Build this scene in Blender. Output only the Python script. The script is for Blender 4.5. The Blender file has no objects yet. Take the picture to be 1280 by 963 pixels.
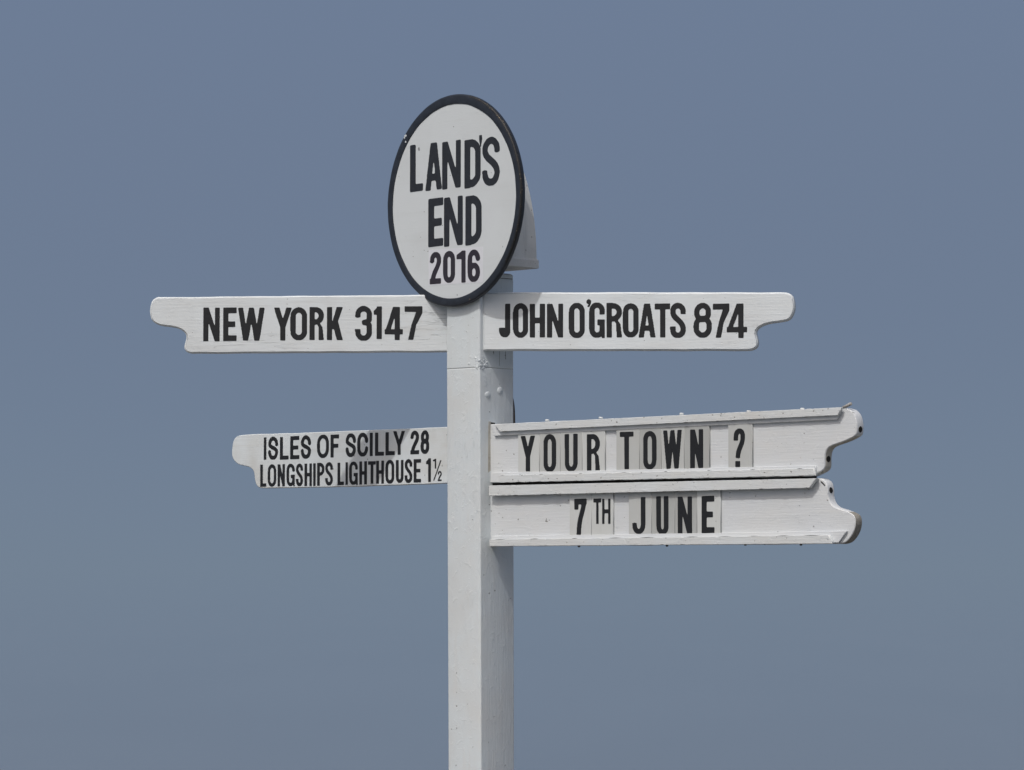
import bpy, math, random
import numpy as np
from mathutils import Vector, noise
from mathutils.geometry import tessellate_polygon

# ------------------------------------------------------------------ camera, sky, sun, exposure
EYE = 1.65                       # eye height above the turf, metres
sc = bpy.context.scene
C = sc.collection
cam_d = bpy.data.cameras.new('camera'); cam = bpy.data.objects.new('camera', cam_d); C.objects.link(cam)
cam.location = (0.1, -10.75, EYE)
cam.rotation_euler = (math.radians(90 + 3.068), 0, 0)
cam_d.sensor_fit = 'HORIZONTAL'; cam_d.sensor_width = 36; cam_d.lens = 36 * 4300 / 1280
cam_d.clip_start = 0.1; cam_d.clip_end = 400000
sc.camera = cam
sc.view_settings.view_transform = 'Standard'; sc.view_settings.look = 'None'
sc.view_settings.gamma = 1; sc.view_settings.exposure = 0.0

to_sun = Vector((-0.520, -0.895, 1.56)).normalized()
SUN_EL = math.asin(to_sun.z); SUN_AZ = math.atan2(to_sun.x, to_sun.y)      # azimuth from +Y towards +X
world = bpy.data.worlds.new('World'); sc.world = world; world.use_nodes = True
nt = world.node_tree; nt.nodes.clear()
wo = nt.nodes.new('ShaderNodeOutputWorld'); bg = nt.nodes.new('ShaderNodeBackground')
sky = nt.nodes.new('ShaderNodeTexSky'); sky.sky_type = 'NISHITA'; sky.sun_disc = False
sky.sun_elevation = SUN_EL; sky.sun_rotation = SUN_AZ
sky.altitude = 60; sky.air_density = 1.0; sky.dust_density = 8.0; sky.ozone_density = 1.0
# thin even sea haze laid over the clear sky, the same all the way round
mixn = nt.nodes.new('ShaderNodeMix'); mixn.data_type = 'RGBA'
geo = nt.nodes.new('ShaderNodeNewGeometry'); sepx = nt.nodes.new('ShaderNodeSeparateXYZ')
nt.links.new(geo.outputs['Incoming'], sepx.inputs[0])
ramp = nt.nodes.new('ShaderNodeValToRGB')
ab = nt.nodes.new('ShaderNodeMath'); ab.operation = 'ABSOLUTE'; nt.links.new(sepx.outputs['Z'], ab.inputs[0])
nt.links.new(ab.outputs[0], ramp.inputs['Fac'])
cr = ramp.color_ramp; cr.interpolation = 'EASE'
cr.elements[0].position = 0.0; cr.elements[0].color = (1, 1, 1, 1)
cr.elements[1].position = 0.35; cr.elements[1].color = (0.1, 0.1, 0.1, 1)
hcol = nt.nodes.new('ShaderNodeValToRGB')
nt.links.new(ab.outputs[0], hcol.inputs['Fac'])
hc = hcol.color_ramp
hc.elements[0].position = 0.0; hc.elements[0].color = (0.172,0.225,0.297,1)
hc.elements[1].position = 0.18; hc.elements[1].color = (0.155,0.214,0.355,1)
hs = nt.nodes.new('ShaderNodeVectorMath'); hs.operation = 'SCALE'; hs.inputs['Scale'].default_value = 9.9
nt.links.new(hcol.outputs[0], hs.inputs[0])
nt.links.new(ramp.outputs[0], mixn.inputs['Factor'])
nt.links.new(sky.outputs[0], mixn.inputs[6]); nt.links.new(hs.outputs[0], mixn.inputs[7])
nt.links.new(mixn.outputs[2], bg.inputs['Color']); bg.inputs['Strength'].default_value = 0.10
nt.links.new(bg.outputs[0], wo.inputs['Surface'])

sun_d = bpy.data.lights.new('sun', 'SUN'); sun = bpy.data.objects.new('sun', sun_d); C.objects.link(sun)
sun_d.energy = 1.82; sun_d.angle = math.radians(1.0); sun_d.color = (1.0, 0.985, 0.965)
sun.rotation_euler = to_sun.to_track_quat('Z', 'Y').to_euler(); sun.location = (-6, -9, 16)

# ------------------------------------------------------------------ measured outlines, millimetres along each board and above eye height
OVAL = (-23.8,301.8,1151.2,333.1)
OVAL_IN = (-22.1,276.9,1148.8,304.6)
LANDS = [('L',-218.8,-159.2,1192.6,1341.5),('A',-149.4,-73.7,1191.1,1341.0),('N',-72.2,11.7,1189.8,1338.1),('D',28.1,99.6,1184.9,1336.6),("'",92.1,106.0,1308.3,1345.7),('S',106.0,183.4,1182.8,1335.8)]
END = [('E',-134.8,-66.9,1012.6,1164.3),('N',-63.6,20.1,1009.1,1162.8),('D',32.6,103.3,1006.3,1160.6)]
YEAR = [('2',-127.6,-76.8,894.3,994.8),('0',-67.4,-14.4,893.0,993.8),('1',-6.9,32.8,891.1,991.3),('6',42.4,96.7,889.2,991.0)]
STICKER = [(-134.0,890.7),(109.8,886.3),(109.7,997.1),(-134.2,1003.2)]
NY = [('N',-770.9,-718.7,719.3,825.2),('E',-707.5,-665.8,720.1,824.9),('W',-661.4,-576.2,721.0,824.5),('Y',-547.0,-490.1,720.6,824.0),('O',-494.7,-441.4,720.3,825.0),('R',-433.3,-388.4,721.8,825.9),('K',-378.2,-328.3,721.6,825.6),('3',-289.5,-235.9,717.6,828.2),('1',-230.3,-205.5,724.0,825.9),('4',-195.4,-138.0,720.7,824.6),('7',-132.4,-76.1,721.2,826.1)]
NY_OUT = [(-917.3,860.1),(-932.6,851.5),(-939.9,836.3),(-942.6,814.6),(-938.9,792.7),(-927.8,778.7),(-908.1,769.8),(-872.9,764.8),(-850.9,759.6),(-835.6,750.7),(-826.8,739.7),(-826.8,725.3),(-831.0,709.4),(-831.7,696.5),(-824.3,685.5),(-809.0,680.9),(104.8,681.9),(104.7,862.5)]
JG = [('J',54.0,89.2,717.5,822.7),('O',98.1,145.5,715.6,823.6),('H',151.5,198.5,716.8,821.0),('N',205.8,256.3,716.0,820.1),('O',274.1,324.4,712.3,822.0),('q',328.5,344.3,807.0,832.3),('G',338.0,386.9,712.2,822.2),('R',393.1,440.7,713.4,819.3),('O',443.7,492.4,711.9,818.0),('A',492.4,545.5,712.0,815.2),('T',543.5,591.2,711.3,814.5),('S',590.5,639.4,707.9,816.9),('8',663.0,719.9,707.6,816.9),('7',723.9,774.5,708.0,811.5),('4',766.3,829.0,706.1,810.7)]
JG_OUT = [(1.1,859.9),(939.9,843.7),(957.0,840.9),(969.2,830.0),(974.8,805.0),(971.5,781.1),(957.9,760.5),(932.1,753.6),(896.5,749.0),(869.5,739.6),(857.4,727.8),(856.4,717.3),(860.7,702.0),(861.4,685.9),(854.5,674.0),(836.0,667.1),(1.2,677.7)]
SC1 = [('I',-997.5,-985.0,364.3,438.3),('S',-976.1,-926.1,362.6,439.9),('L',-916.4,-873.2,362.9,436.7),('E',-865.2,-820.7,363.3,438.2),('S',-812.8,-762.6,362.1,439.6),('O',-732.7,-674.5,362.5,440.4),('F',-666.3,-625.5,364.1,438.8),('S',-593.9,-544.3,362.6,440.6),('C',-537.8,-486.3,362.8,440.5),('I',-477.9,-463.9,364.9,438.9),('L',-452.9,-411.0,364.6,438.8),('L',-403.4,-360.7,365.4,438.9),('Y',-368.2,-312.5,365.5,440.8),('2',-287.3,-247.7,365.3,440.3),('8',-240.7,-201.0,364.7,440.7)]
SC2 = [('L',-1015.3,-984.9,274.9,348.3),('O',-977.6,-935.2,273.6,348.1),('N',-927.6,-891.5,274.4,347.1),('G',-883.1,-842.5,273.6,348.2),('S',-836.5,-801.6,272.8,347.3),('H',-793.7,-757.8,273.2,347.1),('I',-750.8,-739.4,273.1,346.7),('P',-731.5,-695.9,273.1,347.4),('S',-692.4,-655.0,272.4,348.8),('L',-632.2,-601.6,273.5,346.5),('I',-593.5,-582.7,274.1,346.9),('G',-576.2,-535.2,272.5,348.6),('H',-527.5,-491.7,273.5,348.3),('T',-486.0,-449.6,274.8,347.9),('H',-447.3,-411.1,274.9,348.6),('O',-403.9,-362.7,273.3,349.9),('U',-354.8,-319.8,274.8,348.8),('S',-314.2,-278.6,274.1,350.4),('E',-271.9,-238.3,275.7,349.5),('1',-214.4,-193.2,276.3,350.4)]
HALF = [('1',-183.7,-168.7,317.7,348.7),('/',-182.9,-144.6,279.8,343.4),('2',-161.4,-143.9,278.1,309.9)]
SC_OUT = [(-14.9,447.3),(-336.5,448.1),(-602.2,448.5),(-845.2,448.3),(-1058.1,450.8),(-1115.9,448.9),(-1140.2,443.9),(-1154.5,430.4),(-1161.4,405.3),(-1161.2,380.0),(-1149.1,363.8),(-1124.7,351.0),(-1086.5,343.7),(-1066.4,338.8),(-1050.4,326.1),(-1045.4,305.5),(-1038.3,284.8),(-1023.6,272.6),(-1000.8,269.3),(-601.5,266.8),(-14.8,270.4)]
UP_OUT = [(42.1,450.1),(1488.1,454.0),(1514.2,447.3),(1530.0,432.9),(1537.1,411.3),(1537.8,392.2),(1534.0,377.7),(1513.7,367.5),(1487.5,359.1),(1452.5,350.6),(1434.9,344.2),(1425.5,334.3),(1421.0,316.3),(1419.9,290.3),(1411.0,279.2),(1390.4,270.5),(1369.7,263.9),(42.2,268.4)]
LO_OUT = [(42.2,260.4),(1390.3,258.5),(1412.3,254.0),(1425.5,242.7),(1429.8,225.7),(1431.1,205.3),(1438.3,188.3),(1454.3,175.7),(1483.3,167.4),(1509.4,159.7),(1526.6,149.4),(1530.8,132.1),(1526.4,110.9),(1513.2,90.8),(1495.8,76.7),(1474.0,71.5),(42.4,71.0)]
UP_TOP_LIP = [(107.6,448.7),(1495.3,455.5),(1480.6,433.3),(130.5,425.3)]
UP_TOP_BAT = [(85.2,447.2),(1485.6,452.1),(1470.8,421.4),(99.3,413.5)]
UP_BOT_LIP = [(125.2,290.6),(1387.8,285.9),(1401.5,265.2),(132.3,267.5)]
UP_BOT_BAT = [(85.2,299.0),(1390.9,293.5),(1390.8,269.2),(85.2,269.9)]
LO_TOP_LIP = [(86.9,258.8),(1403.5,256.8),(1378.0,230.3),(86.6,227.1)]
LO_TOP_BAT = [(88.8,257.0),(1376.0,255.5),(1352.2,238.2),(88.8,237.6)]
LO_BOT_LIP = [(89.5,92.4),(1447.3,96.3),(1462.3,72.3),(89.5,71.4)]
LO_BOT_BAT = [(88.8,102.9),(1503.6,107.2),(1474.4,75.3),(88.8,74.2)]
TILES_UP = [(202.0,293.2,437.25,286.29999999999995,[('Y',213.1,275.7,300.7,409.5)]),(294.2,382.6,437.65,285.95000000000005,[('O',311.3,365.6,296.1,412.1)]),(383.5,475.6,438.04999999999995,285.65,[('U',402.5,457.1,295.3,410.3)]),(475.7,569.2,438.6,285.35,[('R',495.7,549.3,296.1,407.7)]),(617.0,710.3,439.25,284.85,[('T',632.0,688.2,299.0,410.5)]),(711.3,799.3,439.65,284.54999999999995,[('O',726.5,780.6,295.4,409.8)]),(799.4,889.8,440.15,284.29999999999995,[('W',806.7,881.2,296.2,409.6)]),(890.7,988.4,440.6,283.9,[('N',914.7,965.3,295.6,409.6)]),(1062.9,1154.3,441.4,283.35,[('?',1084.4,1128.0,296.1,407.4)])]
TILES_LO = [(422.0,513.1,240.55,90.1,[('7t',442.8,493.1,103.7,213.6)]),(514.0,602.7,240.7,90.35,[('T',522.4,554.9,136.8,212.5),('H',558.9,592.9,136.5,212.0)]),(667.5,759.5,240.95,90.85,[('J',682.2,735.0,104.4,213.9)]),(759.6,852.0,241.10000000000002,91.1,[('U',779.2,827.8,102.1,215.3)]),(852.9,939.8,241.25,91.4,[('N',865.0,920.6,104.7,213.5)]),(940.7,1031.7,241.39999999999998,91.7,[('E',959.5,1008.4,104.7,214.2)])]
ROWS = {'top': 925.1,'groove': 907.7,'seam': 627.0,'bolt1': 541.1,'bolt2': 554.8,'strap0': 548.6,'strap1': 277.6,'cap0': 940.1,'cap1': 970.1,'capt': 1416.1,'low': -619.4}
BOLTS = [(-39.5,540.9),(13.0,555.2)]
APTS = {'hole_up1': (1526.0,393.3),'hole_up2': (1408.8,301.3)}
SCREWS = [(327.4,457.0),(553.1,458.0),(880.6,459.0),(1142.0,459.6),(1343.8,459.9)]
CHIPS = [(-239.0,1372.5),(-244.2,1366.8),(-238.9,1353.6),(52.1,837.4)]
NUBS = [(1127.0,70.2),(1336.2,69.2),(821.1,68.7),(461.5,68.5)]

# ------------------------------------------------------------------ materials
def mat(name):
    m = bpy.data.materials.new(name); m.use_nodes = True
    n = m.node_tree.nodes; return m, n, m.node_tree.links, n['Principled BSDF']

def mth(n, l, op, a, b=None, clamp=False):
    x = n.new('ShaderNodeMath'); x.operation = op; x.use_clamp = clamp
    for i, v in enumerate((a, b)):
        if v is None: continue
        if isinstance(v, (int, float)): x.inputs[i].default_value = v
        else: l.new(v, x.inputs[i])
    return x.outputs[0]

def noi(n, l, vec, scale, detail=4, rough=0.55, dist=0.0, mapscale=None, seed=0.0):
    mp = n.new('ShaderNodeMapping'); mp.inputs['Scale'].default_value = mapscale or (1, 1, 1)
    mp.inputs['Location'].default_value = (seed, seed * 0.7, seed * 1.3)
    l.new(vec, mp.inputs[0])
    t = n.new('ShaderNodeTexNoise'); t.inputs['Scale'].default_value = scale; t.inputs['Detail'].default_value = detail
    t.inputs['Roughness'].default_value = rough; t.inputs['Distortion'].default_value = dist
    l.new(mp.outputs[0], t.inputs['Vector']); return t.outputs['Fac']

def rng(n, l, v, a, b, c=0.0, d=1.0):
    x = n.new('ShaderNodeMapRange'); x.inputs[1].default_value = a; x.inputs[2].default_value = b
    x.inputs[3].default_value = c; x.inputs[4].default_value = d; l.new(v, x.inputs[0]); return x.outputs[0]

def mixc(n, l, fac, a, b):
    x = n.new('ShaderNodeMix'); x.data_type = 'RGBA'
    l.new(fac, x.inputs['Factor'])
    for i, v in ((6, a), (7, b)):
        if isinstance(v, tuple): x.inputs[i].default_value = v + (1,)
        else: l.new(v, x.inputs[i])
    return x.outputs[2]

def paint(name, base, dark, grain='x', chips=0.5, dirt=0.5, rough=0.5, bump=0.35, seed=0.0, lumps=0.0, cracks=1.0):
    """brushed outdoor paint on wood: brush marks along the grain, dirt, pinhole chips, hairline cracks"""
    m, n, l, bs = mat(name)
    tc = n.new('ShaderNodeTexCoord').outputs['Object']
    g = (2.2, 40, 40) if grain == 'x' else (40, 40, 2.2)
    g2 = (1.0, 9, 9) if grain == 'x' else (9, 9, 1.0)
    brush = noi(n, l, tc, 5, 6, 0.62, 0.3, g, seed)
    brush2 = noi(n, l, tc, 3, 5, 0.6, 0.4, g2, seed + 3)
    cloud = noi(n, l, tc, 7, 5, 0.6, 0.2, None, seed + 5)
    fine = noi(n, l, tc, 260, 3, 0.6, 0, None, seed)
    col = mixc(n, l, rng(n, l, cloud, 0.38, 0.72, 0.0, dirt * 0.8), base, dark)
    col = mixc(n, l, rng(n, l, brush2, 0.55, 0.8, 0.0, dirt), col, dark)
    # hairline cracks that follow the grain
    cl = noi(n, l, tc, 4, 3, 0.5, 0.5, (1.2, 26, 26) if grain == 'x' else (26, 26, 1.2), seed + 9)
    line = mth(n, l, 'SUBTRACT', 1.0, mth(n, l, 'MULTIPLY', mth(n, l, 'ABSOLUTE', mth(n, l, 'SUBTRACT', cl, 0.5)), 130.0), True)
    gate = rng(n, l, noi(n, l, tc, 5, 2, 0.5, 0, (0.7, 1.6, 1.6), seed + 12), 0.56, 0.64)
    crack = mth(n, l, 'MULTIPLY', mth(n, l, 'MULTIPLY', line, gate), cracks)
    # pinhole chips
    ch = noi(n, l, tc, 70, 4, 0.65, 0.6, None, seed + 20)
    cg = rng(n, l, noi(n, l, tc, 11, 3, 0.6, 0, None, seed + 25), 0.45, 0.7)
    lo = 0.725 - 0.075 * chips
    chip = mth(n, l, 'MULTIPLY', rng(n, l, ch, lo, lo + 0.05), rng(n, l, cg, 0.0, 0.6))
    chip = mth(n, l, 'MULTIPLY', chip, min(1.0, chips * 1.6))
    for vs, vr, gt in ((24, .10, .80), (60, .15, .74)):
        mp = n.new('ShaderNodeMapping'); mp.inputs['Location'].default_value = (seed + vs, seed, seed * 2)
        nd = n.new('ShaderNodeTexNoise'); nd.inputs['Scale'].default_value = vs * 3.5; l.new(tc, nd.inputs['Vector'])
        av = n.new('ShaderNodeVectorMath'); av.operation = 'MULTIPLY_ADD'; l.new(nd.outputs['Color'], av.inputs[0]); av.inputs[1].default_value = (.16 / vs * 3, ) * 3; l.new(tc, av.inputs[2])
        l.new(av.outputs[0], mp.inputs[0])
        vo = n.new('ShaderNodeTexVoronoi'); vo.inputs['Scale'].default_value = vs; l.new(mp.outputs[0], vo.inputs['Vector'])
        sp = n.new('ShaderNodeSeparateColor'); l.new(vo.outputs['Color'], sp.inputs[0])
        rr = mth(n, l, 'MULTIPLY', mth(n, l, 'ADD', sp.outputs[1], .35), vr)
        dot = mth(n, l, 'MULTIPLY', mth(n, l, 'SUBTRACT', rr, vo.outputs['Distance']), 60.0, True)
        ok = mth(n, l, 'GREATER_THAN', sp.outputs[0], 1.0 - (1.0 - gt) * chips * 1.9)
        chip = mth(n, l, 'MAXIMUM', chip, mth(n, l, 'MULTIPLY', dot, ok))
    bad = mth(n, l, 'MAXIMUM', mth(n, l, 'MULTIPLY', crack, 0.42), mth(n, l, 'MULTIPLY', chip, 0.8))
    wear = tuple(v * 0.28 for v in dark)
    col = mixc(n, l, bad, col, wear)
    l.new(col, bs.inputs['Base Color'])
    l.new(rng(n, l, brush, 0.3, 0.7, rough - 0.08, rough + 0.1), bs.inputs['Roughness'])
    bs.inputs['Specular IOR Level'].default_value = 0.35
    h = mth(n, l, 'ADD', mth(n, l, 'MULTIPLY', brush, 0.55), mth(n, l, 'MULTIPLY', fine, 0.12))
    h = mth(n, l, 'ADD', h, mth(n, l, 'MULTIPLY', brush2, 0.5))
    if lumps:
        lp = noi(n, l, tc, 42, 4, 0.6, 0.6, None, seed + 31)
        h = mth(n, l, 'ADD', h, mth(n, l, 'MULTIPLY', rng(n, l, lp, 0.55, 0.75), lumps))
    h = mth(n, l, 'SUBTRACT', h, mth(n, l, 'MULTIPLY', bad, 1.2))
    b = n.new('ShaderNodeBump'); b.inputs['Strength'].default_value = bump; b.inputs['Distance'].default_value = 0.0024
    l.new(h, b.inputs['Height']); l.new(b.outputs[0], bs.inputs['Normal'])
    return m

def plain(name, col, rough=0.6, var=0.25, scale=60, bump=0.2, metal=0.0, col2=None, thr=(0.4, 0.7)):
    m, n, l, bs = mat(name)
    tc = n.new('ShaderNodeTexCoord').outputs['Object']
    f = noi(n, l, tc, scale, 5, 0.65, 0.3)
    c2 = col2 or tuple(min(1, v * (1 + var)) for v in col)
    l.new(mixc(n, l, rng(n, l, f, *thr), col, c2), bs.inputs['Base Color'])
    bs.inputs['Roughness'].default_value = rough; bs.inputs['Metallic'].default_value = metal
    bs.inputs['Specular IOR Level'].default_value = 0.35
    b = n.new('ShaderNodeBump'); b.inputs['Strength'].default_value = bump; b.inputs['Distance'].default_value = 0.001
    l.new(f, b.inputs['Height']); l.new(b.outputs[0], bs.inputs['Normal'])
    return m

W = (0.665, 0.712, 0.735); WD = (0.52, 0.515, 0.49)
M = {}
M['post'] = paint('post_white_paint', (0.605, 0.657, 0.68), (0.58, 0.59, 0.58), 'z', 0.18, 0.75, 0.46, 0.8, 1.0, 0.32, 0.5)
M['head'] = paint('post_head_white_paint', (0.605, 0.657, 0.68), (0.555, 0.58, 0.575), 'z', 0.55, 0.6, 0.45, 0.6, 2.0, 0.5, 0.8)
M['oval'] = paint('oval_white_paint', (0.565, 0.605, 0.625), (0.50, 0.53, 0.54), 'x', 0.12, 0.5, 0.5, 0.16, 4.0, 0.4, 0.2)
M['board'] = paint('long_arm_white_paint', W, WD, 'x', 0.3, 0.38, 0.5, 0.6, 7.0, 0.2, 0.9)
M['board_b'] = paint('second_arm_white_paint', W, WD, 'x', 0.3, 0.32, 0.5, 0.55, 13.0, 0.2, 0.7)
M['board_c'] = paint('short_arm_white_paint', (0.64, 0.69, 0.715), (0.50, 0.50, 0.47), 'x', 0.15, 0.75, 0.45, 0.35, 17.0, 0.1, 0.5)
M['board_d'] = paint('rack_white_paint', (0.602, 0.632, 0.655), (0.62, 0.62, 0.59), 'x', 0.35, 0.4, 0.5, 0.55, 23.0, 0.3, 0.7)
M['rail'] = paint('rail_chipped_white_paint', (0.60, 0.635, 0.65), (0.56, 0.54, 0.49), 'x', 0.95, 0.4, 0.5, 0.7, 29.0, 0.5, 0.35)
M['edge'] = paint('grimy_edge_paint', (0.52, 0.51, 0.46), (0.26, 0.24, 0.20), 'x', 0.8, 0.8, 0.7, 0.7, 31.0, 0.5, 0.5)
M['bare'] = plain('bare_weathered_wood', (0.20, 0.19, 0.165), 0.85, 0.6, 160, 0.8, 0, (0.34, 0.33, 0.295))
M['ledge'] = paint('ledge_white_paint', (0.56, 0.57, 0.56), (0.40, 0.40, 0.37), 'x', 0.6, 0.7, 0.5, 0.7, 39.0, 0.3, 0.8)
M['cap'] = paint('cap_white_paint', (0.60, 0.615, 0.605), (0.36, 0.365, 0.36), 'z', 0.45, 0.6, 0.5, 0.5, 37.0, 0.3, 0.6)
M['ink'] = plain('black_sign_paint', (0.011, 0.012, 0.014), 0.55, 0.5, 90, 0.3)
M['ink2'] = plain('dark_slate_sign_paint', (0.017, 0.020, 0.026), 0.55, 0.4, 90, 0.3)
M['vinyl'] = plain('black_vinyl', (0.030, 0.026, 0.034), 0.35, 0.1, 40, 0.05)
M['rim'] = plain('rim_black_paint', (0.018, 0.022, 0.030), 0.38, 0.5, 45, 0.5)
M['worn'] = plain('worn_rim_edge', (0.012, 0.013, 0.015), 0.55, 0.6, 170, 0.9, 0, (0.22, 0.17, 0.10), (0.60, 0.68))
M['sticker'] = plain('white_vinyl_sticker', (0.60, 0.62, 0.66), 0.35, 0.03, 12, 0.05)
M['tile'] = paint('tile_grey_paint', (0.475, 0.495, 0.49), (0.42, 0.42, 0.395), 'z', 0.15, 0.6, 0.55, 0.2, 41.0, 0.0, 0.2)
M['tile2'] = paint('tile_pale_paint', (0.555, 0.58, 0.575), (0.48, 0.485, 0.465), 'z', 0.15, 0.5, 0.55, 0.2, 47.0, 0.0, 0.2)
M['tile3'] = paint('tile_dull_paint', (0.405, 0.425, 0.42), (0.345, 0.34, 0.32), 'z', 0.2, 0.6, 0.6, 0.2, 53.0, 0.0, 0.2)
M['iron'] = plain('rusty_dark_iron', (0.05, 0.045, 0.04), 0.7, 0.5, 120, 0.6, 0, (0.14, 0.11, 0.09))
M['pin'] = plain('galvanised_pin', (0.34, 0.33, 0.31), 0.6, 0.4, 90, 0.4)
M['hole'] = plain('hole_dark', (0.012, 0.011, 0.010), 0.9, 0.3, 60, 0.1)
M['gap_dark'] = plain('black_gap_shade', (0.02, 0.018, 0.016), 0.9, 0.5, 60, 0.4)  # black for gaps and joints, their shade put into the colour

# ------------------------------------------------------------------ object helpers
def link(name, me, parent=None, m=None, label=None):
    o = bpy.data.objects.new(name, me); C.objects.link(o)
    if m is not None and me is not None:
        for k in (m if isinstance(m, (list, tuple)) else [m]): me.materials.append(k)
    if parent is not None: o.parent = parent
    if label: o['label'] = label
    return o

def tag(o, label, cat, group=None, kind=None):
    if label: o['label'] = label
    if cat: o['category'] = cat
    if group: o['group'] = group
    if kind: o['kind'] = kind
    return o

def mesh(name, V, F, mi=None, smooth=None):
    me = bpy.data.meshes.new(name); me.from_pydata([tuple(v) for v in V], [], F)
    if mi is not None: me.polygons.foreach_set('material_index', mi)
    if smooth is not None: me.polygons.foreach_set('use_smooth', smooth)
    me.update(); return me

rnd = random.Random(11)

def curve(pts, long_=60.0, step=6.0, wob=0.0, seed=0.0):
    """pts in mm, closed. Short edges are rounded by a Catmull-Rom curve, long edges stay straight with a slight hand-cut waver"""
    P = [Vector(p) for p in pts]; n = len(P); out = []
    for i in range(n):
        p0, p1, p2, p3 = P[i - 1], P[i], P[(i + 1) % n], P[(i + 2) % n]
        L = (p2 - p1).length
        if L > long_:
            k = max(1, int(L / 22)); nrm = Vector((-(p2 - p1).y, (p2 - p1).x)) / L
            for j in range(k):
                t = j / k; q = p1.lerp(p2, t)
                w = wob * noise.noise(Vector((q.x * 0.012, q.y * 0.012, seed))) * min(1, j, k - j)
                out.append(q + nrm * w)
        else:
            if (p1 - p0).length > long_: p0 = p1 + (p0 - p1).normalized() * min(L, 20)
            if (p3 - p2).length > long_: p3 = p2 + (p3 - p2).normalized() * min(L, 20)
            k = max(1, int(L / step))
            for j in range(k):
                t = j / k
                out.append(0.5 * ((2 * p1) + (p2 - p0) * t + (2 * p0 - 5 * p1 + 4 * p2 - p3) * t * t + (3 * p1 - p0 - 3 * p2 + p3) * t ** 3))
    return out

def area(L):
    return 0.5 * sum(L[i].x * L[(i + 1) % len(L)].y - L[(i + 1) % len(L)].x * L[i].y for i in range(len(L)))

def inset(L, d):
    n = len(L); out = []
    for i in range(n):
        a = (L[i] - L[i - 1]); b = (L[(i + 1) % n] - L[i])
        na = Vector((-a.y, a.x)).normalized() if a.length > 1e-6 else Vector((0, 0))
        nb = Vector((-b.y, b.x)).normalized() if b.length > 1e-6 else Vector((0, 0))
        v = na + nb
        if v.length < 1e-6: v = na
        v.normalize(); c = max(0.5, v.dot(nb))
        out.append(L[i] + v * (d / c))
    return out

def slab(name, pts, yf, yb, parent=None, m=None, bev=2.0, label=None, side=None, segs=3):
    """outline pts (mm: along, up) given thickness from yf (front) to yb (back), rounded arris of radius bev"""
    L = [Vector(p) for p in pts]
    if area(L) < 0: L = L[::-1]
    n = len(L); rings = []
    for k in range(segs + 1):
        t = k / segs * math.pi / 2
        rings.append((inset(L, bev * (1 - math.sin(t))), yf + bev * (1 - math.cos(t))))
    for k in range(segs + 1):
        t = (1 - k / segs) * math.pi / 2
        rings.append((inset(L, bev * (1 - math.sin(t))), yb - bev * (1 - math.cos(t))))
    V = []; F = []; mi = []; sm = []
    for R, y in rings:
        V += [(p.x / 1000, y / 1000, p.y / 1000) for p in R]
    for k in range(len(rings) - 1):
        for i in range(n):
            j = (i + 1) % n
            F.append((k * n + j, k * n + i, (k + 1) * n + i, (k + 1) * n + j)[::-1] if False else (k * n + i, (k + 1) * n + i, (k + 1) * n + j, k * n + j)[::-1])
            mi.append(side(L[i], k) if side else 0); sm.append(True)
    f0 = tessellate_polygon([[Vector((p.x, p.y, 0)) for p in rings[0][0]]])
    last = (len(rings) - 1) * n
    for t in f0:
        a, b, c = t
        P = rings[0][0]
        cr_ = (P[b] - P[a]).cross(P[c] - P[a]) if hasattr(P[a], 'cross') else 0
        if cr_ < 0: a, c = c, a
        F.append((a, b, c)); mi.append(0); sm.append(False)
        F.append((last + c, last + b, last + a)); mi.append(0); sm.append(False)
    me = mesh(name, V, F, mi, sm)
    return link(name, me, parent, m, label)

def box(name, x0, x1, y0, y1, z0, z1, parent, m, bev=1.5, label=None):
    return slab(name, [(x0, z0), (x1, z0), (x1, z1), (x0, z1)], y0, y1, parent, m, bev, label)

# ------------------------------------------------------------------ hand-painted lettering
def arc(cx, cy, rx, ry, a0, a1, n=14):
    return [(cx + rx * math.cos(math.radians(a0 + (a1 - a0) * i / n)), cy + ry * math.sin(math.radians(a0 + (a1 - a0) * i / n))) for i in range(n + 1)]
def bez(p0, p1, p2, p3, n=12):
    o = []
    for i in range(n + 1):
        t = i / n; u = 1 - t
        o.append(tuple(u ** 3 * p0[k] + 3 * u * u * t * p1[k] + 3 * u * t * t * p2[k] + t ** 3 * p3[k] for k in (0, 1)))
    return o
def R_(x0, y0, x1, y1): return ('P', [(x0, y0), (x1, y0), (x1, y1), (x0, y1)])

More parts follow.
